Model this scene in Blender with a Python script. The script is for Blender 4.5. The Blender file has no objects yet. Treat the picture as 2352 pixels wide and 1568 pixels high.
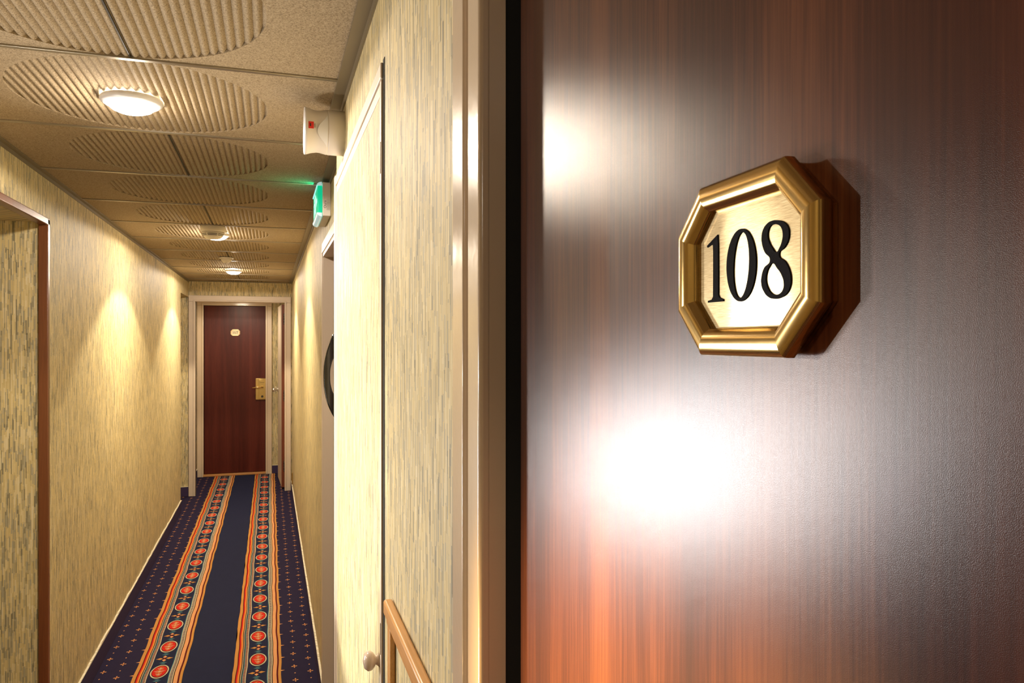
import bpy, bmesh, math, random
from mathutils import Vector, Matrix
random.seed(7)
PI = math.pi
SC = bpy.context.scene
COL = SC.collection

# ------------------------------------------------------------ camera, world, lights
TH = math.radians(17.9)        # the camera looks this far to the right of the corridor's axis (+Y)
F = 1720.0                     # focal length in pixels of the 2352 px frame
EYE = 1.615
cd = bpy.data.cameras.new('camera'); cam = bpy.data.objects.new('camera', cd); COL.objects.link(cam)
cam.location = (0, 0, EYE); cam.rotation_euler = (PI/2, 0, -TH)
cd.sensor_width = 36; cd.lens = 36*F/2352; cd.clip_start = 0.005; cd.clip_end = 60
SC.camera = cam
SC.view_settings.view_transform = 'Standard'; SC.view_settings.look = 'None'
SC.view_settings.gamma = 1; SC.view_settings.use_curve_mapping = False
SC.view_settings.exposure = 0.0
W = bpy.data.worlds.new('world'); SC.world = W; W.use_nodes = True
W.node_tree.nodes['Background'].inputs[0].default_value = (1, .8, .6, 1)
W.node_tree.nodes['Background'].inputs[1].default_value = 0.0

def light(name, kind, loc, energy, col, aim=None, **k):
    d = bpy.data.lights.new(name, kind); d.energy = energy; d.color = col
    for a, v in k.items(): setattr(d, a, v)
    o = bpy.data.objects.new(name, d); COL.objects.link(o); o.location = loc
    if aim is not None:
        o.rotation_euler = (Vector(aim)-Vector(loc)).to_track_quat('-Z', 'Y').to_euler()
    return o
WARM = (1.0, .80, .54)
CEIL = 2.25
LAMPS = [(-.345, 2.175), (-.30, 4.74), (-.31, 7.12), (-.345, -.345)]  # the last is an unseen lamp, added behind the camera as fill
# light standing in the side passage on the left, small and hard
light('passage_light', 'AREA', (-.98, 1.50, 1.655), 5.2, (1, .91, .80), aim=(.2, .5, 1.6), shape='DISK', size=.035)
light('added_passage_fill', 'AREA', (-.92, 2.10, 1.20), 15, (1, .95, .89), aim=(.2, .7, 1.3), shape='ELLIPSE', size=.14, size_y=.60)  # unseen soft light, added for the near walls and the door's shine
light('added_door_spot', 'SPOT', (-.92, 2.09, 1.26), 98, (.97, .97, 1.0), aim=(.194, .305, 1.535), spot_size=math.radians(10), spot_blend=1.0, shadow_soft_size=.10)  # unseen narrow spot, added to make the white highlight on door 108
light('added_warm_spot', 'SPOT', (-1.25, 1.15, .75), 1000, (1, .62, .24), aim=(.197, .44, 1.355), spot_size=math.radians(14), spot_blend=1.0, shadow_soft_size=.06)  # unseen warm spot, added to make the orange patch low on door 108
light('added_panel_beam', 'SPOT', (-.95, 1.98, 1.15), 62, (1, .95, .84), aim=(.18, 1.93, 1.36), spot_size=math.radians(61), spot_blend=.12, shadow_soft_size=.03)  # unseen spot, added to brighten the papered door
light('vestibule_light', 'AREA', (-.34, 8.95, 2.08), 9, (1, .84, .62), aim=(-.34, 9.1, 0), shape='DISK', size=.15)

# ------------------------------------------------------------ mesh helpers
class MB:
    def __init__(s): s.bm = bmesh.new(); s.mi = 0
    def face(s, pts, mi=None):
        f = s.bm.faces.new([s.bm.verts.new(p) for p in pts]); f.material_index = s.mi if mi is None else mi; return f
    def box(s, x0, x1, y0, y1, z0, z1, bev=0, seg=2):
        v = [s.bm.verts.new((x, y, z)) for x in (x0, x1) for y in (y0, y1) for z in (z0, z1)]
        fs = [s.bm.faces.new([v[i] for i in q]) for q in
              ((0,1,3,2),(4,6,7,5),(0,4,5,1),(2,3,7,6),(0,2,6,4),(1,5,7,3))]
        for f in fs: f.material_index = s.mi
        if bev:
            es = list({e for f in fs for e in f.edges})
            r = bmesh.ops.bevel(s.bm, geom=es, offset=bev, segments=seg, affect='EDGES', profile=.5)
            for f in r['faces']: f.smooth = True; f.material_index = s.mi
        return s
    def lathe(s, prof, axis='Z', c=(0,0,0), seg=48, cap=True):
        """prof = [(r, h)] round an axis through c"""
        def P(r, h, a):
            q = (r*math.cos(a), r*math.sin(a))
            if axis == 'Z': return (c[0]+q[0], c[1]+q[1], c[2]+h)
            if axis == 'X': return (c[0]+h, c[1]+q[0], c[2]+q[1])
            return (c[0]+q[0], c[1]+h, c[2]+q[1])
        rings = [[s.bm.verts.new(P(max(r, 1e-5), h, 2*PI*i/seg)) for i in range(seg)] for r, h in prof]
        for a, b in zip(rings, rings[1:]):
            for i in range(seg):
                f = s.bm.faces.new((a[i], a[(i+1) % seg], b[(i+1) % seg], b[i])); f.smooth = True; f.material_index = s.mi
        if cap:
            for r in (rings[0], rings[-1]):
                f = s.bm.faces.new(r); f.material_index = s.mi
        return s
    def tube(s, pts, radii, seg=14, flat=1.0):
        rings = []
        n = len(pts); up = Vector((0, 0, 1))
        for i, p in enumerate(pts):
            p = Vector(p); t = (Vector(pts[min(i+1, n-1)])-Vector(pts[max(i-1, 0)])).normalized()
            a = t.cross(Vector((0, 1, 0)))
            if a.length < .2: a = t.cross(up)
            a.normalize(); b = t.cross(a)
            r = radii[i] if isinstance(radii, (list, tuple)) else radii
            rings.append([s.bm.verts.new(p+a*r*math.cos(2*PI*k/seg)+b*r*flat*math.sin(2*PI*k/seg)) for k in range(seg)])
        for a, b in zip(rings, rings[1:]):
            for i in range(seg):
                f = s.bm.faces.new((a[i], a[(i+1) % seg], b[(i+1) % seg], b[i])); f.smooth = True; f.material_index = s.mi
        for r in (rings[0], rings[-1]):
            f = s.bm.faces.new(r); f.material_index = s.mi
        return s
    def build(s, name, mats, parent=None, loc=(0,0,0), rz=0):
        bmesh.ops.recalc_face_normals(s.bm, faces=s.bm.faces[:])
        me = bpy.data.meshes.new(name); s.bm.to_mesh(me); s.bm.free()
        for m in (mats if isinstance(mats, (list, tuple)) else [mats]): me.materials.append(m)
        o = bpy.data.objects.new(name, me); COL.objects.link(o)
        o.location = loc; o.rotation_euler = (0, 0, rz)
        if parent is not None: o.parent = parent
        return o

def tag(o, label, cat, kind=None, group=None):
    o['label'] = label; o['category'] = cat
    if kind: o['kind'] = kind
    if group: o['group'] = group
    return o
def S(o, label, cat): return tag(o, label, cat, 'structure')
def empty(name, loc, rz=0):
    o = bpy.data.objects.new(name, None); COL.objects.link(o); o.location = loc; o.rotation_euler = (0,0,rz)
    o.empty_display_size = .05
    return o
def bx(name, m, x0, x1, y0, y1, z0, z1, bev=0, parent=None):
    return MB().box(x0, x1, y0, y1, z0, z1, bev).build(name, m, parent)

def curve_mesh(name, splines, extrude, bevel, mat, parent, loc=(0,0,0), smooth=True, scale=1.0):
    """splines = list of (points, smooth?) in (x, z); extruded towards -Y from loc"""
    cu = bpy.data.curves.new(name, 'CURVE'); cu.dimensions = '2D'; cu.fill_mode = 'BOTH'; cu.extrude = extrude/2; cu.bevel_depth = bevel; cu.resolution_u = 8
    for pts, sm in splines:
        sp = cu.splines.new('BEZIER'); sp.bezier_points.add(len(pts)-1); sp.use_cyclic_u = True
        for b, (x, z) in zip(sp.bezier_points, pts):
            b.co = (x*scale, z*scale, 0); b.handle_left_type = b.handle_right_type = 'AUTO' if sm else 'VECTOR'
    o = bpy.data.objects.new('tmp', cu); COL.objects.link(o)
    me = bpy.data.meshes.new_from_object(o.evaluated_get(bpy.context.evaluated_depsgraph_get()))
    bpy.data.objects.remove(o); me.name = name
    me.transform(Matrix.Rotation(PI/2, 4, 'X')); me.transform(Matrix.Translation((0, -extrude/2, 0)))
    me.materials.clear(); me.materials.append(mat)
    o = bpy.data.objects.new(name, me); COL.objects.link(o); o.location = loc; o.parent = parent
    return o

# ------------------------------------------------------------ node helpers
class N:
    def __init__(s, name):
        s.m = bpy.data.materials.new(name); s.m.use_nodes = True; s.t = s.m.node_tree
        s.b = s.t.nodes['Principled BSDF']
    def nd(s, typ, **k):
        n = s.t.nodes.new(typ)
        for a, v in k.items(): setattr(n, a, v)
        return n
    def put(s, sock, v):
        if v is None: return
        if hasattr(v, 'links') or hasattr(v, 'is_output'): s.t.links.new(v, sock)
        else: sock.default_value = v
    def math(s, op, a, b=None, c=None):
        n = s.nd('ShaderNodeMath', operation=op); s.put(n.inputs[0], a); s.put(n.inputs[1], b); s.put(n.inputs[2], c)
        return n.outputs[0]
    def pos(s, obj=False):
        if obj: o = s.nd('ShaderNodeTexCoord').outputs['Object']
        else: o = s.nd('ShaderNodeNewGeometry').outputs['Position']
        x = s.nd('ShaderNodeSeparateXYZ'); s.t.links.new(o, x.inputs[0]); return o, x.outputs
    def vec(s, x, y, z):
        n = s.nd('ShaderNodeCombineXYZ'); s.put(n.inputs[0], x); s.put(n.inputs[1], y); s.put(n.inputs[2], z); return n.outputs[0]
    def noise(s, v, scale=5, detail=3, rough=.5, dist=0):
        n = s.nd('ShaderNodeTexNoise'); s.put(n.inputs['Vector'], v); n.inputs['Scale'].default_value = scale
        n.inputs['Detail'].default_value = detail; n.inputs['Roughness'].default_value = rough; n.inputs['Distortion'].default_value = dist
        return n.outputs['Fac']
    def white(s, v):
        n = s.nd('ShaderNodeTexWhiteNoise', noise_dimensions='3D'); s.put(n.inputs['Vector'], v); return n.outputs['Value']
    def ramp(s, fac, stops, const=False):
        n = s.nd('ShaderNodeValToRGB'); s.put(n.inputs[0], fac); r = n.color_ramp
        if const: r.interpolation = 'CONSTANT'
        while len(r.elements) < len(stops): r.elements.new(.5)
        for e, (p, c) in zip(r.elements, stops): e.position = p; e.color = (*c, 1)
        return n.outputs[0]
    def mix(s, fac, a, b, mode='MIX'):
        n = s.nd('ShaderNodeMix', data_type='RGBA', blend_type=mode)
        s.put(n.inputs[0], fac)
        s.put(n.inputs[6], (*a, 1) if isinstance(a, tuple) else a); s.put(n.inputs[7], (*b, 1) if isinstance(b, tuple) else b)
        return n.outputs[2]
    def bump(s, h, strength=.3, dist=.001):
        n = s.nd('ShaderNodeBump'); s.put(n.inputs['Height'], h); n.inputs['Strength'].default_value = strength
        n.inputs['Distance'].default_value = dist; s.t.links.new(n.outputs[0], s.b.inputs['Normal'])
    def set(s, col=None, rough=None, metal=None, spec=None, coat=None, coat_r=None, em=None, ems=None):
        i = s.b.inputs
        if col is not None: s.put(i['Base Color'], (*col, 1) if isinstance(col, tuple) else col)
        s.put(i['Roughness'], rough); s.put(i['Metallic'], metal); s.put(i['Specular IOR Level'], spec)
        s.put(i['Coat Weight'], coat); s.put(i['Coat Roughness'], coat_r)
        if em is not None: s.put(i['Emission Color'], (*em, 1)); s.put(i['Emission Strength'], ems)
        return s.m

def plain(name, col, rough=.5, metal=0, spec=.5, nz=0.0, bscale=0, bstr=.2, **k):
    n = N(name); c = col
    if nz:
        p, _ = n.pos(); f = n.noise(p, 9, 4, .6)
        c = n.mix(n.math('MULTIPLY', f, nz), col, tuple(x*.6 for x in col))
    if bscale:
        p, _ = n.pos(); n.bump(n.noise(p, bscale, 2), bstr, .001)
    return n.set(c, rough, metal, spec, **k)

# wallpaper: columns of short vertical strokes, staggered from column to column
def wallpaper():
    n = N('striated_wallpaper'); p, x = n.pos()
    u = n.math('ADD', x[0], x[1]); z = x[2]
    def strokes(w, h, seed):
        c = n.math('FLOOR', n.math('DIVIDE', u, w))
        off = n.white(n.vec(c, seed, 0.5))
        r = n.math('FLOOR', n.math('ADD', n.math('DIVIDE', z, h), n.math('MULTIPLY', off, 3.0)))
        return n.white(n.vec(c, r, seed))
    a = strokes(.0032, .075, 3.3); b = strokes(.0055, .042, 8.1); c = strokes(.0095, .055, 5.7)
    wide = n.noise(n.vec(n.math('MULTIPLY', u, 34), 0, n.math('MULTIPLY', z, 1.3)), 1, 3, .6)
    f = n.math('ADD', n.math('MULTIPLY', a, .46), n.math('ADD', n.math('MULTIPLY', b, .30), n.math('ADD', n.math('MULTIPLY', c, .16), n.math('MULTIPLY', wide, .16))))
    col = n.ramp(f, [(.18, (.20, .175, .11)), (.33, (.37, .325, .20)), (.43, (.44, .40, .29)), (.52, (.60, .475, .22)),
                     (.66, (.68, .56, .29)), (.80, (.74, .63, .38)), (.95, (.76, .675, .47))])
    n.bump(a, .35, .0006)
    return n.set(col, .62, 0, .35)
M_WALL = wallpaper()

def wood(name, dark, mid, light_, rough=.35, axis=2, scale=1.0, coat=.0, bstr=.2, spec=.5, obj=True, along=.35, coat_r=.3, pore=900):
    n = N(name); p, x = n.pos(obj)
    st = [n.math('MULTIPLY', x[i], along*scale if i == axis else 9*scale) for i in range(3)]
    big = n.noise(n.vec(*st), 1.0, 5, .62, .9)
    st2 = [n.math('MULTIPLY', x[i], (10 if i == axis else 420)*scale) for i in range(3)]
    fine = n.noise(n.vec(*st2), 1.0, 3, .6)
    f = n.math('ADD', n.math('MULTIPLY', big, .72), n.math('MULTIPLY', fine, .34))
    col = n.ramp(f, [(.32, dark), (.52, mid), (.72, light_)])
    pr = n.noise(p, pore, 2, .6)
    n.bump(n.math('ADD', n.math('MULTIPLY', fine, .25), pr), bstr, .0004)
    return n.set(col, rough, 0, spec, coat=coat, coat_r=coat_r)
M_MAHO = wood('mahogany_veneer', (.020, .0045, .003), (.058, .013, .006), (.15, .044, .014), rough=.5, bstr=.16, spec=.08, pore=3200)
def lacquer(m, rough, fac):
    """a satin lacquer film over the wood, with a compact highlight"""
    t = m.node_tree; b = t.nodes['Principled BSDF']; nrm = [n for n in t.nodes if n.type == 'BUMP'][0]
    g = t.nodes.new('ShaderNodeBsdfAnisotropic'); g.distribution = 'BECKMANN'; g.inputs['Roughness'].default_value = rough
    g.inputs['Color'].default_value = (1, .98, .97, 1); t.links.new(nrm.outputs[0], g.inputs['Normal'])
    f = t.nodes.new('ShaderNodeFresnel'); f.inputs['IOR'].default_value = 1.45
    k = t.nodes.new('ShaderNodeMath'); k.operation = 'MULTIPLY'; k.inputs[1].default_value = fac; t.links.new(f.outputs[0], k.inputs[0])
    mx = t.nodes.new('ShaderNodeMixShader'); t.links.new(k.outputs[0], mx.inputs[0])
    t.links.new(b.outputs[0], mx.inputs[1]); t.links.new(g.outputs[0], mx.inputs[2])
    t.links.new(mx.outputs[0], t.nodes['Material Output'].inputs['Surface'])
lacquer(M_MAHO, .27, .55)
M_MAHO2 = wood('dark_mahogany_veneer', (.035, .0055, .004), (.080, .012, .008), (.13, .024, .014), rough=.38, bstr=.12, spec=.3)
M_EDGE = wood('reddish_edge_wood', (.12, .028, .012), (.20, .05, .022), (.28, .08, .035), rough=.4)
M_LIP = wood('red_brown_moulding', (.10, .030, .010), (.17, .052, .016), (.25, .085, .028), rough=.32, coat=.15)
M_OAK = wood('honey_oak', (.42, .18, .045), (.62, .30, .085), (.78, .42, .15), rough=.35, axis=1, coat=.3)
M_THR = wood('oak_threshold', (.42, .18, .06), (.60, .29, .10), (.75, .40, .17), rough=.4, axis=0)
M_CREAM = plain('cream_gloss_paint', (.74, .60, .45), .22, spec=.5, nz=.15, bscale=60, bstr=.25, coat=.3, coat_r=.12)
M_CREAM2 = plain('cream_satin_paint', (.72, .60, .48), .45, nz=.15)
M_GREY = plain('taupe_door_paint', (.36, .29, .24), .5, nz=.2)
M_WHITE = plain('white_plastic', (.80, .76, .72), .35)
M_WSHINE = plain('glossy_white_plastic', (.86, .87, .92), .2)
M_RED = plain('red_sticker', (.75, .03, .02), .5)
M_DARK = plain('dark_grille', (.03, .025, .02), .6)
M_BLACKG = plain('black_gloss_lacquer', (.006, .006, .007), .12, coat=.6, coat_r=.05)
M_CHROME = plain('chrome', (.85, .85, .85), .12, 1)
M_RAIL = plain('ceiling_rail_metal', (.33, .29, .22), .32, .7)
M_ANGLE = plain('painted_edge_angle', (.23, .185, .115), .45, .3, nz=.3)
M_BRASS = plain('polished_brass', (.70, .49, .20), .16, 1, bscale=260, bstr=.02)
M_BRASSD = plain('satin_brass', (.58, .42, .16), .34, 1)
M_INK = plain('black_enamel', (.006, .005, .006), .8, spec=.08, bscale=2500, bstr=.3)
M_VOID = plain('painted_darkness', (.02, .02, .02), .9)  # near-black base colour stands in for lack of light
M_SKIRT = plain('navy_carpet_skirting', (.062, .044, .110), .95, spec=.1, nz=.3, bscale=700, bstr=.8)
M_CAULK = plain('white_caulk', (.80, .74, .60), .6)
M_KNOB = plain('cream_porcelain', (.70, .56, .46), .2, coat=.5)
def brushed():
    n = N('brushed_brass'); p, x = n.pos(True)
    f = n.noise(n.vec(n.math('MULTIPLY', x[0], 130), n.math('MULTIPLY', x[1], 10), n.math('MULTIPLY', x[2], 4200)), 1, 3, .7)
    col = n.ramp(f, [(.3, (.30, .22, .11)), (.5, (.46, .36, .20)), (.7, (.62, .51, .31))])
    n.bump(f, .12, .0001); n.set(col, .42, 1)
    g = n.nd('ShaderNodeBsdfAnisotropic', distribution='BECKMANN')
    g.inputs['Roughness'].default_value = .15; g.inputs['Anisotropy'].default_value = .88
    n.t.links.new(col, g.inputs['Color'])
    t = n.nd('ShaderNodeVectorTransform', vector_type='VECTOR', convert_from='OBJECT', convert_to='WORLD')
    t.inputs[0].default_value = (1, 0, 0); n.t.links.new(t.outputs[0], g.inputs['Tangent'])
    mx = n.nd('ShaderNodeMixShader'); mx.inputs[0].default_value = .30
    n.t.links.new(n.b.outputs[0], mx.inputs[1]); n.t.links.new(g.outputs[0], mx.inputs[2])
    n.t.links.new(mx.outputs[0], n.t.nodes['Material Output'].inputs['Surface'])
    return n.m
M_BRUSH = brushed()
def tile_mat():
    n = N('mineral_ceiling_tile'); p, x = n.pos()
    sp = n.noise(p, 330, 4, .8); l = n.noise(n.vec(n.math('MULTIPLY', x[0], 3), n.math('MULTIPLY', x[1], 160), 0), 1, 2)
    col = n.ramp(sp, [(.34, (.09, .066, .038)), (.46, (.36, .28, .18)), (.64, (.53, .43, .30))])
    n.bump(n.math('ADD', sp, n.math('MULTIPLY', l, 1.6)), .5, .0012)
    return n.set(col, .8, 0, .2)
M_TILE = tile_mat()
def carpet(name, col, vary=.5):
    n = N(name); p, x = n.pos(); f = n.noise(p, 520, 2, .7); g = n.noise(p, 14, 3)
    c = n.mix(n.math('MULTIPLY', f, vary), tuple(min(1, v*1.35) for v in col), tuple(v*.45 for v in col))
    c = n.mix(n.math('MULTIPLY', g, .3), c, tuple(v*.5 for v in col))
    n.bump(f, .9, .002)
    return n.set(c, .95, 0, .08)
CN = ['navy', 'gold', 'maroon', 'red', 'orange', 'cream', 'teal', 'bead', 'tan', 'dark', 'blue']
CC = [(.020, .023, .058), (.58, .27, .07), (.11, .012, .016), (.62, .022, .014), (.72, .24, .05), (.66, .55, .36), (.10, .25, .29),
      (.10, .07, .10), (.72, .34, .15), (.013, .009, .016), (.026, .020, .052)]
CM = [carpet('carpet_'+n, c) for n, c in zip(CN, CC)]
CI = {n: i for i, n in enumerate(CN)}

# ------------------------------------------------------------ the shell
XL, XR, XN = -.81, .225, .185      # left wall, right wall far part, right wall near part (it stands a little forward)
YS = 2.24                          # where the near part of the right wall ends
YE = 8.48                          # end frame
YB = 9.63                          # wall with the far door
YBACK = -1.7
Z = CEIL
# left wall pieces
O1a, O1b, ZO = .75, 3.27, 2.07     # side passage opening
O2a = 7.745
m = MB(); m.box(XL-.3, XL, O1b, O2a, 0, Z+.02); m.box(XL-.3, XL, YBACK, O1a, 0, Z+.02)
m.box(XL-.3, XL, O1a, O1b, ZO, Z+.02); m.box(XL-.3, XL, O2a, YE, 2.08, Z+.02)
S(m.build('wall_left', M_WALL), 'long left corridor wall in beige yellow striated wallpaper', 'wall')
m = MB(); m.box(-2.6, -2.5, O1a-.1, O1b+.3, 0, ZO); m.box(-2.5, XL-.3, O1b, O1b+.15, 0, ZO); m.box(-2.5, XL-.3, O1a-.1, O1a, 0, ZO)
m.box(-2.6, XL-.3, O1a-.1, O1b+.3, ZO, ZO+.1)
S(m.build('wall_passage', M_WALL), 'wallpapered walls of the side passage at the left edge', 'wall')
m = MB(); m.box(-1.8, -1.7, O2a, YE+.1, 0, 2.08); m.box(-1.8, XL-.3, O2a-.1, O2a, 0, 2.08); m.box(-1.8, XL-.3, O2a-.1, YE+.1, 2.08, 2.2)
m.box(-1.8, XL, YE, YE+.1, 0, Z+.02)
S(m.build('wall_alcove', M_WALL), 'wallpapered narrow recess at the far end of the left wall', 'wall')
# right wall far part with the recess of the grey door
D3a, D3b = 2.50, 3.32; D3Z = 1.99
m = MB(); m.box(XR, XR+.2, D3b, YE+.1, 0, Z+.02); m.box(XR, XR+.2, D3a, D3b, D3Z, Z+.02); m.box(XR, XR+.2, YS-.05, D3a, 0, Z+.02)
S(m.build('wall_right', M_WALL), 'far right corridor wall in golden wallpaper beyond the smoke alarm', 'wall')
# right wall near part, with the opening of door 108
HINGE, JAMB = -.215, .629
m = MB(); m.box(XN, XN+.12, JAMB+.03, YS, 0, Z+.02); m.box(XN, XN+.12, YBACK, HINGE-.03, 0, Z+.02); m.box(XN, XN+.12, HINGE-.03, JAMB+.03, 2.09, Z+.02)
m.box(XN+.12, XR, YS-.06, YS, 0, Z+.02)
S(m.build('wall_near', M_WALL), 'near wallpapered wall strip between the cream door frame and the papered door', 'wall')
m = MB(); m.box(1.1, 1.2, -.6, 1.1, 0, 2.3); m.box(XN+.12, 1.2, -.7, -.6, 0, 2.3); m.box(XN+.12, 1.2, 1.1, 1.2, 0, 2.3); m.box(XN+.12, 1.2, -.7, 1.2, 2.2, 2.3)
S(m.build('wall_room', M_VOID), 'walls of the unlit room behind the nearest door, its darkness painted in black', 'wall')  # darkness of the room is put into the wall colour
bx('wall_back', M_WALL, XL-.3, XR+.2, YBACK-.1, YBACK, 0, Z); S(bpy.data.objects['wall_back'], 'corridor end wall behind the viewpoint', 'wall')
# end frame wall and vestibule
EL, ER, EZ = -.744, .149, 2.035
m = MB(); m.box(XL, EL, YE, YE+.08, 0, Z+.02); m.box(ER, XR, YE, YE+.08, 0, Z+.02); m.box(EL, ER, YE, YE+.08, EZ, Z+.02)
S(m.build('wall_end', M_WALL), 'strip of wallpaper above the wide cream frame at the corridor end', 'wall')
VL, VR, VZ = -.83, .21, 2.12
DL, DR, DZ = -.755, -.052, 2.045
m = MB(); m.box(VL-.1, DL, YB, YB+.1, 0, VZ); m.box(DR, VR+.1, YB, YB+.1, 0, VZ); m.box(DL, DR, YB, YB+.1, DZ, VZ)
m.box(VL-.1, VL, YE+.08, YB, 0, VZ); m.box(VR, VR+.1, YE+.08, YB, 0, VZ); m.box(VL-.1, VR+.1, YE+.08, YB+.1, VZ, VZ+.05)
S(m.build('wall_vestibule', M_WALL), 'wallpapered vestibule around the far mahogany door', 'wall')

# ------------------------------------------------------------ ceiling: rows of tiles with a ribbed disc each
PIT = .63; Y0 = 1.86; CX, CR = -.315, .309; RIB = .0188
ceil_root = MB(); ceil_root.box(XL-.1, XR+.1, YBACK-.1, YE+.1, Z+.012, Z+.06)
ceil_root = ceil_root.build('ceiling', M_TILE); S(ceil_root, 'low ceiling of beige tiles with ribbed round discs', 'ceiling')
def tile_row(ya, yb, ym, lamp):
    mb = MB(); cols = []
    xs = [XL-.02]
    k0 = -int(CR/RIB)
    x = CX-CR
    while x < CX+CR: xs.append(x); x += RIB/9
    xs += [CX+CR, XR+.02]
    for x in xs:
        c2 = CR*CR-(x-CX)**2
        c = math.sqrt(c2) if c2 > 0 else 0
        g = .0074*(1-abs(math.sin(PI*(x-CX)/RIB)))**1.0+.0004 if c else 0
        p = [ya, min(max(ym-c, ya), yb), min(max(ym-c, ya), yb), min(max(ym+c, ya), yb), min(max(ym+c, ya), yb), yb]
        zz = [0, 0, g, g, 0, 0]
        cols.append([mb.bm.verts.new((x, yy, Z+q)) for yy, q in zip(p, zz)])
    for a, b in zip(cols, cols[1:]):
        for i in range(5):
            try: mb.bm.faces.new((a[i], b[i], b[i+1], a[i+1]))
            except ValueError: pass
    o = mb.build('ceiling_tile', M_TILE, ceil_root)
    for f in o.data.polygons:
        pass
    return o
k = -6; seams = []
while True:
    ya = Y0+PIT*k
    if ya > YE-.02: break
    yb = min(ya+PIT, YE)
    a = max(ya, YBACK)
    if yb > YBACK:
        tile_row(a, yb, ya+PIT/2, False)
        if k in (-1, 1, 3, 6, 9): 
            bx('tile_seam', M_DARK, CX+.016, CX+.0185, a, yb, Z-.0006, Z+.004, parent=ceil_root)
    if ya > YBACK:
        mb = MB(); mb.box(XL, XR, ya-.0075, ya+.0075, Z-.004, Z+.003, .001, 1)
        mb.build('ceiling_rail', M_RAIL, ceil_root)
    k += 1
m = MB()
m.box(XN-.030, XN, YBACK, YS, Z-.006, Z-.0005); m.box(XN-.004, XN, YBACK, YS, Z-.022, Z-.006)
m.box(XR-.032, XR, YS, YE, Z-.006, Z-.0005); m.box(XR-.004, XR, YS, YE, Z-.022, Z-.006)
S(m.build('trim_1', M_ANGLE), 'dull metal edge angle where the ceiling meets the right wall', 'trim')
m = MB(); m.box(XL, XL+.018, YBACK, YE, Z-.005, Z-.0005); m.box(XL, XL+.003, YBACK, YE, Z-.018, Z-.005)
S(m.build('trim_2', M_ANGLE), 'dull metal edge angle where the ceiling meets the left wall', 'trim')
m = MB(); m.box(XL, XR, YE-.015, YE, Z-.006, Z-.0005)
S(m.build('trim_3', M_ANGLE), 'thin edge angle of the ceiling above the end frame', 'trim')

# ------------------------------------------------------------ carpet
def wob(y, ph=0): return .0022*math.sin(y*9.1+ph)+.0012*math.sin(y*23.3+1.7*ph)
fl = MB(); fl.box(-2.6, 1.2, YBACK-.1, YB+.2, -.08, -.004)
fl.mi = CI['blue']
fl.face([(XL-1.8, YBACK, 0), (XR+.1, YBACK, 0), (XR+.1, YB+.1, 0), (XL-1.8, YB+.1, 0)])
YA, YZ = YBACK+.2, YB
ys = [YA+(YZ-YA)*i/260 for i in range(261)]
L1 = .0007; L2 = .0014
def strip(x0, x1, c, z=L1, ph=0):
    fl.mi = CI[c]
    prev = None
    for y in ys:
        w = wob(y, ph)
        v = (fl.bm.verts.new((x0+w, y, z)), fl.bm.verts.new((x1+w, y, z)))
        if prev: f = fl.bm.faces.new((prev[0], prev[1], v[1], v[0])); f.material_index = fl.mi
        prev = v
def poly(pts, c, z=L2, ph=0):
    fl.mi = CI[c]; fl.face([(x+wob(y, ph), y, z) for x, y in pts])
def ell(cx, cy, rx, ry, c, z, n=26, ph=0):
    poly([(cx+rx*math.cos(2*PI*i/n), cy+ry*math.sin(2*PI*i/n)) for i in range(n)], c, z, ph)
BAND = [(0, .016, 'gold'), (.016, .021, 'maroon'), (.021, .027, 'red'), (.027, .036, 'orange'), (.036, .040, 'dark'), (.040, .043, 'cream'),
        (.043, .047, 'dark'), (.047, .0505, 'teal'), (.0505, .062, 'bead'), (.062, .0655, 'cream'), (.0655, .162, 'navy'), (.162, .1655, 'teal'),
        (.1655, .168, 'cream'), (.168, .180, 'bead'), (.180, .184, 'cream'), (.184, .188, 'dark'), (.188, .206, 'tan'), (.206, .214, 'maroon'), (.214, .227, 'gold')]
PM = .3155; YM = 4.015
strip(-.400, -.174, 'navy', L1, 0)
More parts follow.
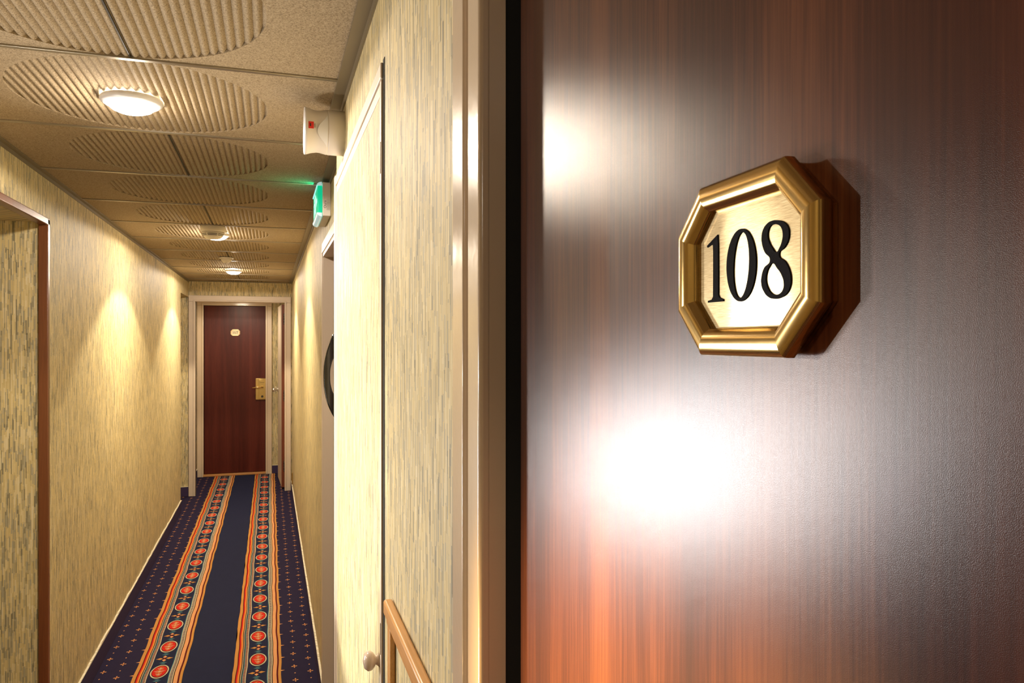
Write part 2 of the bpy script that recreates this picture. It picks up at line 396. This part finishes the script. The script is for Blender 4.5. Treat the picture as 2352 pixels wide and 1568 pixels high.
for bxx, ph in ((-.626, 0), (-.174, 2.1)):
    for a, b, c in BAND: strip(bxx+a, bxx+b, c, L1 if c != 'cream' else L1, ph)
    # ticks of the beaded bands
    y = YA+.2
    while y < YZ-.01:
        for q in (.0505, .168):
            poly([(bxx+q+.001, y), (bxx+q+.0105, y), (bxx+q+.0105, y+.006), (bxx+q+.001, y+.006)], 'tan' if q < .1 else 'cream', L2, ph)
        y += .0165
    n0 = int((YA-YM)/PM)+1; n1 = int((YZ-YM)/PM)
    for i in range(n0, n1+1):
        cy = YM+i*PM; cx = bxx+.1138
        ell(cx, cy, .041, .078, 'cream', L2, ph=ph); ell(cx, cy, .0355, .069, 'dark', L2+.0004, ph=ph); ell(cx, cy, .033, .063, 'red', L2+.0008, ph=ph)
        # leafy spine of the medallion
        for j in range(-3, 4):
            yy = cy+j*.016; w = .027*(1-abs(j)/5.0)
            poly([(cx-w, yy+.008), (cx-w*.3, yy), (cx, yy+.005), (cx+w*.3, yy), (cx+w, yy+.008), (cx+w*.5, yy-.004), (cx, yy-.008), (cx-w*.5, yy-.004)], 'gold' if j % 2 else 'cream', L2+.0012+j*1e-5, ph)
        fy = cy+PM/2
        if fy > YZ-.05: continue
        # flower between medallions
        for sx, sy, c in ((1, 0, 'gold'), (-1, 0, 'gold')):
            poly([(cx+sx*.007, fy), (cx+sx*.02, fy+.012), (cx+sx*.032, fy+.004), (cx+sx*.041, fy), (cx+sx*.032, fy-.004), (cx+sx*.02, fy-.012)], c, L2, ph)
        for sy in (1, -1):
            poly([(cx, fy+sy*.008), (cx+.010, fy+sy*.020), (cx, fy+sy*.036), (cx-.010, fy+sy*.020)], 'tan', L2, ph)
            for q, w in ((.048, .019), (.063, .013)):
                poly([(cx-w, fy+sy*(q+.006)), (cx-w*.3, fy+sy*(q-.004)), (cx+w*.3, fy+sy*(q-.004)), (cx+w, fy+sy*(q+.006)), (cx, fy+sy*(q+.004))], 'teal', L2, ph)
        ell(cx, fy, .008, .010, 'maroon', L2+.0004, 10, ph)
def floret(cx, cy, s=1.0):
    for sx in (1, -1):
        poly([(cx+sx*.003*s, cy), (cx+sx*.008*s, cy+.005*s), (cx+sx*.0155*s, cy), (cx+sx*.008*s, cy-.005*s)], 'tan', L1)
        poly([(cx, cy+sx*.005*s), (cx+.004*s, cy+sx*.011*s), (cx, cy+sx*.020*s), (cx-.004*s, cy+sx*.011*s)], 'tan', L1)
    ell(cx, cy, .0035*s, .005*s, 'orange', L2, 8)
def pip(cx, cy): poly([(cx-.004, cy), (cx, cy-.006), (cx+.004, cy), (cx, cy+.006)], 'tan', L1)
i = int((YA-4.0)/.158)
while 4.0+i*.158 < YZ-.03:
    y = 4.006+i*.158
    for cx, dy in ((-.70, 0), (-.775, .086), (.115, .03), (.187, .11)):
        if y+dy < YZ-.03: floret(cx, y+dy); pip(cx, y+dy+.079)
    for e, s in ((-.626, -1), (.053, 1)):
        poly([(e, y-.006), (e+s*.012, y-.002), (e+s*.018, y), (e+s*.012, y+.002), (e, y+.006)], 'tan', L1, 0 if s < 0 else 2.1)
    if y > 7.4:
        for cx in (-.86, -.94): floret(cx, y)
    i += 1
S(fl.build('floor', CM), 'navy carpet with two gold and red medallion bands running down the corridor', 'floor')

# skirtings: carpet turned up the wall, with a ragged caulk line on top
def skirt(name, label, runs):
    m = MB()
    c = MB()
    for (x0, y0, x1, y1, nx, ny) in runs:      # wall line and the side it faces
        t = .008
        xs = sorted((x0, x1)); yy = sorted((y0, y1))
        if nx: a = sorted((x0, x0+nx*t)); m.box(a[0], a[1], yy[0], yy[1], 0.002, .1)
        else: a = sorted((y0, y0+ny*t)); m.box(xs[0], xs[1], a[0], a[1], 0.002, .1)
        L = abs(x1-x0)+abs(y1-y0); n = max(2, int(L/.014)); h = .005
        for i in range(n):
            f0, f1 = i/n, (i+1)/n; h = min(.011, max(.003, h+random.uniform(-.0022, .0022)))
            if nx:
                a = sorted((x0, x0+nx*(t+.001))); c.box(a[0], a[1], y0+(y1-y0)*f0, y0+(y1-y0)*f1, .0985, .0985+h)
            else:
                a = sorted((y0, y0+ny*(t+.001))); c.box(x0+(x1-x0)*f0, x0+(x1-x0)*f1, a[0], a[1], .0985, .0985+h)
    o = m.build(name, M_SKIRT); c.build('caulk_line', M_CAULK, o)
    S(o, label, 'baseboard')
skirt('baseboard_left', 'navy carpet skirting with a ragged pale top edge along the left wall', [(XL, O1b, XL, O2a, 1, 0), (XL, YBACK, XL, O1a, 1, 0)])
skirt('baseboard_right', 'navy carpet skirting with a ragged pale top edge along the far right wall', [(XR, D3b+.08, XR, YE-.02, -1, 0)])
skirt('baseboard_end', 'dark navy skirting beside the feet of the cream end frame', [(-1.4, YE, XL+.012, YE, 0, -1)])
skirt('baseboard_vestibule', 'dark navy skirting in the vestibule beside the far door', [(DR+.075, YB, VR, YB, 0, -1), (VL, YB, DL-.075, YB, 0, -1), (VL, YE+.1, VL, YB, 1, 0)])

# ------------------------------------------------------------ frames
def casing(name, label, mat, x0, x1, ztop, w, y, depth, t=.018, bead=True):
    """architrave round an opening in a wall facing -Y, plus its jamb lining"""
    m = MB()
    def leg(a, b): m.box(a, b, y-t, y, 0, ztop, .003)
    leg(x0-w, x0+.001); leg(x1-.001, x1+w); m.box(x0-w, x1+w, y-t-.0006, y, ztop+.0005, ztop+w, .003)
    if bead:
        m.box(x0-w*.30, x0-w*.04, y-t-.006, y-t+.002, 0, ztop+w*.3, .003); m.box(x1+w*.04, x1+w*.30, y-t-.006, y-t+.002, 0, ztop+w*.3, .003)
        m.box(x0-w*.3+.001, x1+w*.3-.001, y-t-.0053, y-t+.002, ztop+w*.04, ztop+w*.3-.001, .003)
    m.box(x0-.012, x0, y, y+depth, 0, ztop); m.box(x1, x1+.012, y, y+depth, 0, ztop); m.box(x0, x1, y, y+depth, ztop, ztop+.012)
    return S(m.build(name, mat), label, 'door frame')
casing('trim_4', 'wide cream frame around the vestibule opening at the corridor end', M_CREAM2, EL, ER, EZ-.003, .066, YE, .09, t=.02)
casing('trim_5', 'pale glossy frame close around the far mahogany door', M_CREAM, DL, DR, DZ, .072, YB, .06, t=.02)

# far door, room 107
d = empty('door_2', ((DL+DR)/2, YB+.02, 0)); S(d, 'closed dark mahogany door at the end of the corridor', 'door')
bx('door_leaf', M_MAHO2, -(DR-DL)/2+.003, (DR-DL)/2-.003, 0, .04, .03, DZ-.002, .002, d)
bx('threshold', M_THR, -(DR-DL)/2-.02, (DR-DL)/2+.02, -.045, .01, .0018, .026, .004, d)['label'] = 'honey oak threshold strip'
lp = MB(); lp.box(.235, .353, -.014, 0, .905, 1.165, .003); lp.mi = 1; lp.box(.270, .352, -.020, -.012, .912, 1.150, .003)
lp = lp.build('lock_plate', [M_BRASSD, M_BRASSD], d); lp['label'] = 'satin brass card lock plate'
bx('card_slot', M_DARK, .283, .335, -.022, -.019, 1.112, 1.115, 0, lp)
m = MB(); m.lathe([(.014, -.004), (.014, .003)], 'Y', (.312, -.020, .945), 20); m.build('lock_cylinder', M_DARK, lp)
m = MB(); m.tube([(.318, -.02, 1.062), (.318, -.055, 1.062), (.305, -.062, 1.062), (.26, -.064, 1.058), (.196, -.064, 1.054)], [.009, .009, .009, .0085, .0075], 12)
m.build('door_handle', plain('bright_brass', (.95, .72, .35), .15, 1), d)

# the open leaf folded into the vestibule on the right
v = empty('door_3', (.135, YE+.095, 0), math.radians(2.6)); S(v, 'cream door folded open in the vestibule with a reddish edge', 'door')
leaf = MB(); leaf.box(-.016, .016, 0, .70, .02, 2.02, .001); leaf.build('door_leaf', M_CREAM2, v)
e = MB(); e.box(-.0165, .0165, -.004, -.0002, .02, 2.02); e = e.build('leaf_edge', M_EDGE, v); e['label'] = 'reddish wooden edge'
for zz in (1.86, 1.02, .25):
    h = MB(); h.box(.004, .013, -.006, -.004, zz-.06, zz+.06)
    h.mi = 1
    for q in range(4): h.lathe([(.0028, -.0015), (.0028, .0)], 'Y', (.0085, -.006, zz-.045+q*.03), 10)
    h.build('hinge', [M_DARK, M_CHROME], v)
h = MB(); h.lathe([(.022, 0), (.022, -.008), (.009, -.010), (.009, -.030), (.011, -.034), (.022, -.036), (.023, -.062), (.018, -.066)], 'X', (-.016, .62, 1.05), 24)
h.box(-.05, -.03, .58, .60, 1.055, 1.085, .003)
h.build('door_knob', M_CHROME, v)

# grey door deep in the far right wall
fr = MB()
w = .052
fr.box(XR-.010, XR, D3b, D3b+w, 0, D3Z+w, .002); fr.box(XR-.010, XR, D3a-w, D3a, 0, D3Z+w, .002); fr.box(XR-.010, XR, D3a, D3b, D3Z, D3Z+w, .002)
fr.box(XR-.013, XR-.009, D3b+.004, D3b+.018, 0, D3Z+.016, .001); fr.box(XR-.013, XR-.009, D3a, D3b+.018, D3Z+.004, D3Z+.018, .001)
fr.box(XR-.009, XR+.045, D3b-.012, D3b, 0, D3Z); fr.box(XR-.009, XR+.045, D3a, D3b, D3Z-.012, D3Z)
S(fr.build('trim_6', M_CREAM2), 'cream frame around the taupe door half hidden on the right', 'door frame')
g = empty('door_4', (XR+.035, (D3a+D3b)/2, 0)); S(g, 'taupe painted door with a black bow handle behind the papered door', 'door')
bx('door_leaf', M_GREY, 0, .04, -(D3b-D3a)/2+.012, (D3b-D3a)/2-.012, .02, D3Z-.012, .001, g)
# bow handle: a flat curved black bar, thick in the middle of its curve
hy = 2.72-(D3a+D3b)/2
bow = curve_mesh('door_handle', [([(.0, 1.655), (-.022, 1.657), (-.040, 1.642), (-.056, 1.605), (-.070, 1.555), (-.0755, 1.495), (-.070, 1.430), (-.052, 1.372), (-.028, 1.335), (.0, 1.318)], True),
    ([(.0, 1.580), (-.022, 1.578), (-.044, 1.562), (-.057, 1.530), (-.0605, 1.493), (-.057, 1.456), (-.044, 1.424), (-.022, 1.408), (.0, 1.405)], True)],
    .016, .004, M_BLACKG, g, (-.002, hy+.007, 0))
bow['label'] = 'black glossy bow handle'
m = MB(); m.lathe([(.004, 0), (.004, -.003)], 'X', (-.046, hy-.010, 1.636), 14); m.build('handle_screw', M_CHROME, bow)

# ------------------------------------------------------------ side passage lipping, left
lip = MB(); lip.box(XL-.026, XL+.007, O1b-.02, O1b+.006, 0, ZO+.012, .003); lip.box(XL-.026, XL+.007, O1a, O1b+.006, ZO-.012, ZO+.014, .003)
S(lip.build('trim_7', M_LIP), 'red brown wooden moulding around the side passage opening at left', 'trim')

# ------------------------------------------------------------ papered service door on the near right wall
PY0, PY1, PZ = 1.285, 2.236, 2.093
p_ = empty('door_5', (XN, (PY0+PY1)/2, 0)); S(p_, 'brightly lit wallpapered door with cream edging on the near right wall', 'door')
hw = (PY1-PY0)/2
def pbx(n, m_, x0, x1, y0, y1, z0, z1, bev=0): return bx(n, m_, x0, x1, y0-0, y1, z0, z1, bev, p_)
pbx('door_leaf', M_WALL, -.0035, -.0005, -hw+.019, hw-.03, .02, PZ-.055, 0)
pbx('edging', M_CREAM2, -.0045, -.0005, -hw+.002, -hw+.0185, .02, PZ-.03, .001)
m = MB(); m.box(-.008, -.0005, hw-.030, hw, 0, PZ, .003); m.box(-.0055, -.0005, -hw+.002, hw-.0305, PZ-.028, PZ-.0005, .002); m.box(-.0045, -.0005, -hw+.019, hw-.0305, PZ-.055, PZ-.033, .001)
m.box(-.0045, -.0005, hw-.058, hw-.033, 0.02, PZ-.0555, .001)
m.build('frame', M_CREAM2, p_)['label'] = 'cream painted frame'
for zz in (1.93, 1.105): pbx('catch_strip', M_RAIL, -.0055, -.0040, -hw+.006, -hw+.009, zz-.027, zz+.027)
m = MB(); m.lathe([(.012, 0), (.009, -.003), (.0075, -.006), (.013, -.009), (.0165, -.014), (.0168, -.019), (.012, -.025), (.004, -.027)], 'X', (-.004, -hw+.035, 1.058), 28)
m.build('door_knob', M_KNOB, p_)['label'] = 'round cream porcelain knob'
gap = bx('trim_8', M_VOID, XN-.001, XN+.0005, PY0-.012, PY0+.003, 0, PZ+.004); S(gap, 'thin strip painted black as the shade of the gap beside the papered door', 'trim')  # thin sheet on the wall, the gap's shade put into its colour

# oak dado rail with a short post
m = MB(); ra, rb = .742, 1.190
m.box(XN-.015, XN-.0005, ra, rb, 1.184, 1.208, .004); m.box(XN-.010, XN-.0005, ra, rb, 1.168, 1.186, .003)
m.box(XN-.009, XN-.0005, rb-.032, rb-.004, .1, 1.170, .002)
dado = m.build('dado_rail', M_OAK); tag(dado, 'honey coloured oak wall rail with a post going down beside the knob', 'wall rail')

# ------------------------------------------------------------ frame of door 108
CT = .012
JY = JAMB
m = MB()
y1 = JY+.109; xf = XN-CT
m.box(xf+.002, XN, JY+.066, y1, 0, 2.2, .002)            # outer flat
m.box(xf+.0075, XN, JY+.040, JY+.067, 0, 2.2, .001)      # hollow between the two flats
m.box(xf, XN, JY, JY+.042, 0, 2.2, .004)                 # inner flat with rounded nose
m.box(xf+.004, xf+.0245, JY+.0006, JY+.012, 0, 2.2)            # jamb face
h0 = HINGE
m.box(xf, XN, h0-.10, h0, 0, 2.2, .003); m.box(xf+.004, XN+.10, h0-.012, h0, 0, 2.09)
m.box(xf-.001, XN, h0-.101, y1+.001, 2.066, 2.201, .003); m.box(xf+.004, XN+.10, h0, JY, 2.065, 2.09)
S(m.build('trim_9', M_CREAM), 'cream glossy door frame right beside the nearest mahogany door', 'door frame')
m = MB(); m.box(xf+.0245, XN+.12, JY+.004, JY+.03, 0, 2.2)  # filled in black, the shade of the door gap as colour
S(m.build('trim_10', M_VOID), 'frame rebate beside the nearest door, painted black for the shade there', 'trim')

# door 108, standing a finger ajar
PHI = math.radians(1.97)
LATCH = Vector((.2045, .61, 0))
RZ = -(PI/2+PHI)
U = Vector((-math.sin(PHI), -math.cos(PHI), 0))          # local +X of the door: towards the viewer's right
d1 = empty('door_1', LATCH, RZ); S(d1, 'large mahogany door standing slightly ajar in the right foreground', 'door')
m = MB(); m.box(0, .80, 0, .042, .02, 2.05, .0015); m.build('door_leaf', M_MAHO, d1)

def ray(px, py):
    r, u = (px-1176)/F, (784-py)/F
    return Vector((math.sin(TH)+r*math.cos(TH), math.cos(TH)-r*math.sin(TH), u))
def onplane(px, py, p):
    """image point -> (local x, z) on the plane standing p in front of door 108's face"""
    n = Vector((-math.cos(PHI), math.sin(PHI), 0)); q = LATCH+n*p; v = ray(px, py); C0 = Vector((0, 0, EYE))
    t = (q-C0).dot(n)/v.dot(n); w = C0+v*t
    return (w-LATCH).dot(U), w.z
def zz_(x, y, p): return onplane(1500+x/2.8, 300+y/2.8, p)


# plaque geometry measured on the door's plane
PF = .0054      # back, top of the moulding, sunken face
CXp, CZp, HWp, HHp, CUTX, CUTZ, INS = .3455, 1.6466, .0504, .0378, .0204, .0197, .0120
def octa(hw, hh, cx, cz): return [(-hw+cx, hh), (hw-cx, hh), (hw, hh-cz), (hw, -hh+cz), (hw-cx, -hh), (-hw+cx, -hh), (-hw, -hh+cz), (-hw, hh-cz)]
def inset(pts, d):
    n = len(pts); out = []
    for i in range(n):
        a, b, c = Vector(pts[i-1]), Vector(pts[i]), Vector(pts[(i+1) % n])
        e1 = (b-a).normalized(); e2 = (c-b).normalized()
        n1 = Vector((e1.y, -e1.x)); n2 = Vector((e2.y, -e2.x))   # clockwise -> inward
        s = (n1+n2); s = s/(1+n1.dot(n2)); out.append(tuple(b+s*d))
    return out
def plaque(name, label, loc, rz, hw, hh, cx, cz, ins, digits, k, mats):
    root = empty(name, loc, rz); tag(root, label, 'door number')
    base = octa(hw, hh, cx, cz)
    prof = [(.16, 0), (.14, .0034), (0, .0040), (0, .0070)]
    for i in range(1, 15):                   # the cushion, steeper on its inner side
        a = PI*i/17; prof.append((.46-.46*math.cos(a), .0070+.0036*math.sin(a)**.8))
    prof += [(.93, .0078), (.96, .0076), (1.0, .0070), (1.0, PF*.8)]
    rings = [(inset(base, f*ins), p*k) for f, p in prof]
    mb = MB(); n = 8
    for i in range(n):                       # each mitred side keeps its own vertices, so the corners stay crisp
        j = (i+1) % n; prev = None
        for pts, p in rings:
            v = [mb.bm.verts.new((pts[i][0], -p, pts[i][1])), mb.bm.verts.new((pts[j][0], -p, pts[j][1]))]
            if prev:
                f = mb.bm.faces.new((prev[0], prev[1], v[1], v[0])); f.smooth = True
            prev = v
    mb.build('frame', mats[0], root)['label'] = 'polished brass moulded rim'
    fp = inset(base, ins*.97); mb = MB()
    mb.face([(x, -PF*k*.9, z) for x, z in fp]); mb.face([(x, -.0005, z) for x, z in reversed(fp)])
    for i in range(8):
        a, b = fp[i], fp[(i+1) % 8]; mb.face([(a[0], -PF*k*.9, a[1]), (b[0], -PF*k*.9, b[1]), (b[0], -.0005, b[1]), (a[0], -.0005, a[1])])
    mb.build('face_plate', mats[1], root)['label'] = 'brushed brass face'
    for sp in digits:
        curve_mesh('numeral', sp, .0005*k, 0, mats[2], root, (0, -PF*k*.9, 0))['label'] = 'black engraved numeral'
    return root
def loc_(pts): return [((lambda q: (q[0]-CXp, q[1]-CZp))(zz_(x, y, PF+.0004))) for x, y in pts]
ONE = [(loc_([(412, 668), (415, 740), (416, 900), (416, 1055), (424, 1073), (448, 1084), (449, 1097), (400, 1101), (350, 1106), (350, 1094), (374, 1086), (383, 1068), (384, 900), (384, 780), (382, 736), (372, 733), (347, 752), (344, 741)]), False)]
def ov(cx, cy, rx, ry, lean, n=20): return [(cx+rx*math.cos(2*PI*i/n)-lean*math.sin(2*PI*i/n), cy+ry*math.sin(2*PI*i/n)) for i in range(n)]
ZERO = [(loc_(ov(564, 864, 94, 234, 6)), True), (loc_(ov(564, 864, 50, 211, 10)), True)]
EIGHT = [(loc_([(798,576),(838,588),(864,622),(870,665),(862,710),(840,752),(806,793),(848,845),(872,895),(882,950),(877,1002),(855,1048),(818,1074),(780,1081),(740,1070),(708,1032),(693,985),(696,930),(712,882),(749,833),(716,782),(699,732),(695,682),(705,635),(730,598),(762,579)]), True),
         (loc_([(793,602),(818,618),(831,662),(825,712),(810,752),(790,781),(762,752),(742,715),(733,678),(738,638),(752,613),(772,602)]), True),
         (loc_([(766,852),(795,884),(822,925),(838,980),(832,1022),(812,1047),(784,1055),(757,1045),(735,1013),(722,968),(726,916),(742,877)]), True)]
nloc = LATCH+U*CXp+Vector((0, 0, CZp))+Vector((-math.cos(PHI), math.sin(PHI), 0))*.0003
plaque('number_plaque', 'large octagonal brass plaque numbered 108 on the foreground mahogany door', nloc, RZ, HWp, HHp, CUTX, CUTZ, INS, [ONE, ZERO, EIGHT], 1.0, (M_BRASS, M_BRUSH, M_INK))
# small plaque 107 on the far door
ks = .053/HWp
def sc(sps, dx=0): return [([((x+dx)*ks, z*ks) for x, z in p], s) for p, s in sps]
hh = max(z for z in [q[1] for q in ONE[0][0]]); lo = min(q[1] for q in ONE[0][0])
ex = [q[0] for q in EIGHT[0][0]]; e0, e1 = min(ex), max(ex)
SEVEN = [([(e0, hh), (e1, hh), (e1, hh-.004), (e0+(e1-e0)*.48, lo), (e0+(e1-e0)*.22, lo), (e1-.005, hh-.0055), (e0+.003, hh-.0055), (e0+.0015, hh-.010), (e0, hh-.010)], False)]
M_PLQ = plain('pale_gold_enamel', (.72, .62, .42), .4, .3); M_PLR = plain('pale_brass_rim', (.85, .62, .33), .3, .6); M_PLN = plain('brown_enamel', (.07, .04, .012), .5)
plaque('number_plaque', 'small pale octagonal plaque numbered 107 on the far door', ((DL+DR)/2+.003, YB+.0195, 1.722), 0, .053, HHp*ks, CUTX*ks, CUTZ*ks, INS*ks*.8, [sc(ONE), sc(ZERO), sc(SEVEN)], .6, (M_PLR, M_PLQ, M_PLN))

# ------------------------------------------------------------ ceiling lamps
M_GLOW = N('lamp_glass_lit').set((1, .97, .9), .3, em=(1, .95, .86), ems=26)
M_FROST = plain('pale_frosted_rim', (.72, .72, .76), .25)
def lamp(i, x, y, label):
    root = empty('ceiling_light', (x, y, Z)); tag(root, label, 'lamp', group='round ceiling lamps along the corridor')
    m = MB(); m.lathe([(.074, -.0005), (.076, -.006), (.073, -.012), (.066, -.016), (.061, -.017), (.059, -.010)], 'Z', (0,0,0), 56, cap=False); m.build('rim', M_FROST, root)
    m = MB(); m.lathe([(.060, -.012), (.057, -.020), (.048, -.028), (.034, -.034), (.017, -.037), (.0, -.038)], 'Z', (0,0,0), 48, cap=False); m.build('glass', M_GLOW, root)
    q = (.70, 1.9, 2.1, .15)[i]
    light('lamp_cone', 'SPOT', (x, y, Z-.05), 40*q, (1.0, .83, .57), aim=(x, y, 0), spot_size=math.radians(124), spot_blend=.16, shadow_soft_size=.03)
    light('lamp_wide', 'SPOT', (x, y, Z-.055), (46, 12, 12, 12)[i]*q, (1.0, .86, .70), aim=(x, y, 0), spot_size=math.radians(178), spot_blend=.05, shadow_soft_size=.03)
    light('lamp_bulb', 'POINT', (x, y, Z-.062), (3.4, 1.6, 1.8, 1.0)[i]*q, (1, .84, .66), shadow_soft_size=.02)
for i, ((x, y), lb) in enumerate(zip(LAMPS, ('nearest bright round ceiling lamp at upper left', 'bright round ceiling lamp just behind the smoke detector', 'farthest bright ceiling lamp near the end frame', 'unseen round ceiling lamp added behind the viewpoint as fill'))):
    lamp(i, x, y, lb)

# smoke detector and motion sensor on the ceiling
root = empty('smoke_detector', (-.30, 4.44, Z)); tag(root, 'round white smoke detector with slots in front of the middle lamp', 'smoke detector')
m = MB(); m.lathe([(.064, -.0005), (.066, -.004), (.066, -.028), (.062, -.032)], 'Z', (0,0,0), 48); m.build('base', M_WHITE, root)
m = MB(); m.lathe([(.058, -.032), (.057, -.042), (.050, -.056), (.038, -.067), (.018, -.071), (0, -.0715)], 'Z', (0,0,0), 48); m.build('dome', M_WHITE, root)
m = MB()
for zz, rr_ in ((-.044, .0567), (-.051, .0535)):
    for q in range(6):
        for s in range(6):
            a0 = 2*PI*(q/6)+s*.15+.06; a1 = a0+.15
            P = lambda a, z_, r_: (r_*math.cos(a), r_*math.sin(a), z_)
            m.face([P(a0, zz, rr_), P(a1, zz, rr_), P(a1, zz-.003, rr_-.0012), P(a0, zz-.003, rr_-.0012)])
m.build('vent_slots', M_DARK, root)
m = MB()
for q in (-.6, 0, .6):
    a = -PI/2-.07+q*.3; m.box(.0643*math.cos(a)-.004, .0643*math.cos(a)+.004, .0643*math.sin(a)-.0006, .0643*math.sin(a)+.001, -.016, -.013)
m.build('marks', M_DARK, root)
root = empty('motion_sensor', (-.315, 6.06, Z)); tag(root, 'small white conical sensor on the ceiling before the farthest lamp', 'sensor')
m = MB(); m.lathe([(.052, -.0005), (.052, -.006), (.048, -.009)], 'Z', (0,0,0), 40); m.build('base', M_WHITE, root)
m = MB(); m.lathe([(.044, -.009), (.036, -.024), (.024, -.036), (.010, -.042), (0, -.043)], 'Z', (0,0,0), 40); m.build('dome', M_WHITE, root)

# siren on the near right wall
AY, AZ = 2.02, 2.163
root = empty('fire_alarm', (XN, AY, AZ)); tag(root, 'white spool shaped alarm sounder with a red sticker high on the right wall', 'alarm')
m = MB(); m.lathe([(.0575, 0), (.0575, -.040), (.0565, -.043)], 'X', (0,0,0), 64); m.build('base', M_WHITE, root)
m = MB(); m.lathe([(.0565, -.043), (.0570, -.046), (.0535, -.062), (.0530, -.070), (.0555, -.084), (.0590, -.094), (.0600, -.097), (.0585, -.0985)], 'X', (0,0,0), 64); m.build('horn', M_WHITE, root)
m = MB(); m.lathe([(.0600, -.0972), (.0605, -.100), (.058, -.1015), (.045, -.1012), (.04, -.099), (0, -.099)], 'X', (0,0,0), 64, cap=False); m.build('front_rim', M_WSHINE, root)
def patch(name, x0, x1, a0, a1, r0, mat, shape=None, n=10):
    m = MB(); P = lambda x, a: (x, r0*math.cos(a), r0*math.sin(a)); g = []
    for i in range(n+1):
        a = a0+(a1-a0)*i/n; xa, xb = (x0, x1) if shape is None else shape(i/n); g.append([m.bm.verts.new(P(xa, a)), m.bm.verts.new(P(xb, a))])
    for a, b in zip(g, g[1:]): f = m.bm.faces.new((a[0], a[1], b[1], b[0])); f.smooth = True
    return m.build(name, mat, root)
# side towards the viewer is -Y: angle pi
patch('flare', 0, 0, PI-.55, PI+.95, .0576, M_WSHINE, lambda t: (-.046-.024*math.sin(PI*min(1, max(0, t)))**1.6, -.0445), 24)
patch('sticker', -.093, -.080, PI-.16, PI+.14, .0590, M_RED, lambda t: (-.0925, -.0795), 6)
patch('sticker_print', -.09, -.086, PI-.08, PI+.05, .0594, M_DARK, lambda t: (-.0895, -.0862), 4)
patch('print', -.077, -.0755, PI-.1, PI+.08, .0560, M_RAIL, lambda t: (-.0775, -.0760), 4)

# emergency exit sign on the far right wall
SX, SY0, SY1, SZ0, SZ1 = XR, 2.985, 3.285, 2.098, 2.235
M_GREEN = N('exit_sign_green_lit').set((.0, .30, .16), .3, em=(.0, .45, .22), ems=1.1)
M_LITW = N('exit_sign_white_lit').set((.8, 1, .9), .3, em=(.6, 1, .85), ems=1.3)
M_LENS = N('exit_sign_clear_lens').set((.70, .85, .95), .12, em=(.45, .8, .8), ems=.5)
root = empty('exit_sign', (SX, (SY0+SY1)/2, (SZ0+SZ1)/2)); tag(root, 'lit green emergency exit sign box high on the right wall above the taupe door', 'exit sign')
hy, hz = (SY1-SY0)/2, (SZ1-SZ0)/2
bx('housing', M_WHITE, -.032, -.0005, -hy, hy, -hz+.004, hz-.002, .003, root)
m = MB(); m.box(-.050, -.033, -hy+.002, hy-.002, -hz+.016, hz-.016, .003); face = m.build('sign_panel', M_GREEN, root)
m = MB()
for s in (1, -1):
    pts = []
    for i in range(9):
        a = PI/2*i/8; pts.append((-.034-.020*math.sin(a), s*(hz-.016+.014*math.cos(a))))
    for a, b in zip(pts, pts[1:]): m.face([(a[0], -hy+.001, a[1]), (b[0], -hy+.001, b[1]), (b[0], hy-.001, b[1]), (a[0], hy-.001, a[1])])
    for yy in (-hy+.001, hy-.001): m.face([(p[0], yy, p[1]) for p in pts]+[(-.034, yy, s*(hz-.016))])
m.build('lens_edge', M_LENS, root)
m = MB(); X_ = -.0505
def q_(pts): m.face([(X_, y, z) for y, z in pts])
q_([(-.02, -.035), (-.02, .04), (.03, .04), (.03, -.035)])                    # doorway
q_([(-.115, .008), (-.085, .008), (-.085, .024), (-.055, 0), (-.085, -.024), (-.085, -.008), (-.115, -.008)])   # arrow
q_([(.075+.010*math.cos(2*PI*i/14), .032+.010*math.sin(2*PI*i/14)) for i in range(14)])
q_([(.062, .020), (.084, .018), (.092, -.006), (.076, -.008)]); q_([(.076, -.006), (.092, -.006), (.115, -.034), (.104, -.038)])
q_([(.076, -.006), (.086, -.008), (.070, -.022), (.062, -.040), (.054, -.038), (.062, -.018)]); q_([(.062, .020), (.066, .012), (.044, .004), (.040, .010)])
q_([(.082, .018), (.088, .012), (.108, .006), (.108, .013)])
m.build('pictogram', M_LITW, face)
def text(body, size, mat, parent, name, mtx):
    cu = bpy.data.curves.new(name, 'FONT'); cu.body = body; cu.size = size; cu.align_x = 'CENTER'; cu.align_y = 'CENTER'; cu.extrude = .0002
    o = bpy.data.objects.new('tmp', cu); COL.objects.link(o)
    me = bpy.data.meshes.new_from_object(o.evaluated_get(bpy.context.evaluated_depsgraph_get())); bpy.data.objects.remove(o)
    me.name = name; me.transform(mtx); me.materials.clear(); me.materials.append(mat)
    o = bpy.data.objects.new(name, me); COL.objects.link(o); o.parent = parent; return o
MT = Matrix.Translation((-.024, -hy-.0003, -.022)) @ Matrix.Rotation(PI/2, 4, 'Y') @ Matrix.Rotation(PI/2, 4, 'X')
MT = Matrix.Translation((-.022, -hy-.0003, -.020)) @ Matrix(((0, -1, 0, 0), (0, 0, -1, 0), (1, 0, 0, 0), (0, 0, 0, 1)))
text('Oura', .014, M_DARK, root, 'lettering', MT)
m = MB()
for i in range(7): m.box(-.016+i*.0018, -.0153+i*.0018, -hy-.0004, -hy+.0002, -.042, -.010+.012*(i % 2))
m.build('small_print', M_RAIL, root)
light('sign_spill', 'AREA', (SX-.085, SY0+.12, SZ0+.09), .12, (.0, 1, .45), aim=(SX-.3, SY0+.1, Z+.03), shape='RECTANGLE', size=.02, size_y=.2)
# wall socket strip low on the far right wall
root = MB(); root.box(XR-.012, XR-.0005, 8.10, 8.16, .13, .25, .003)
tag(root.build('wall_bracket', M_BRASSD), 'small brown fitting low on the right wall near the end frame', 'wall fitting')
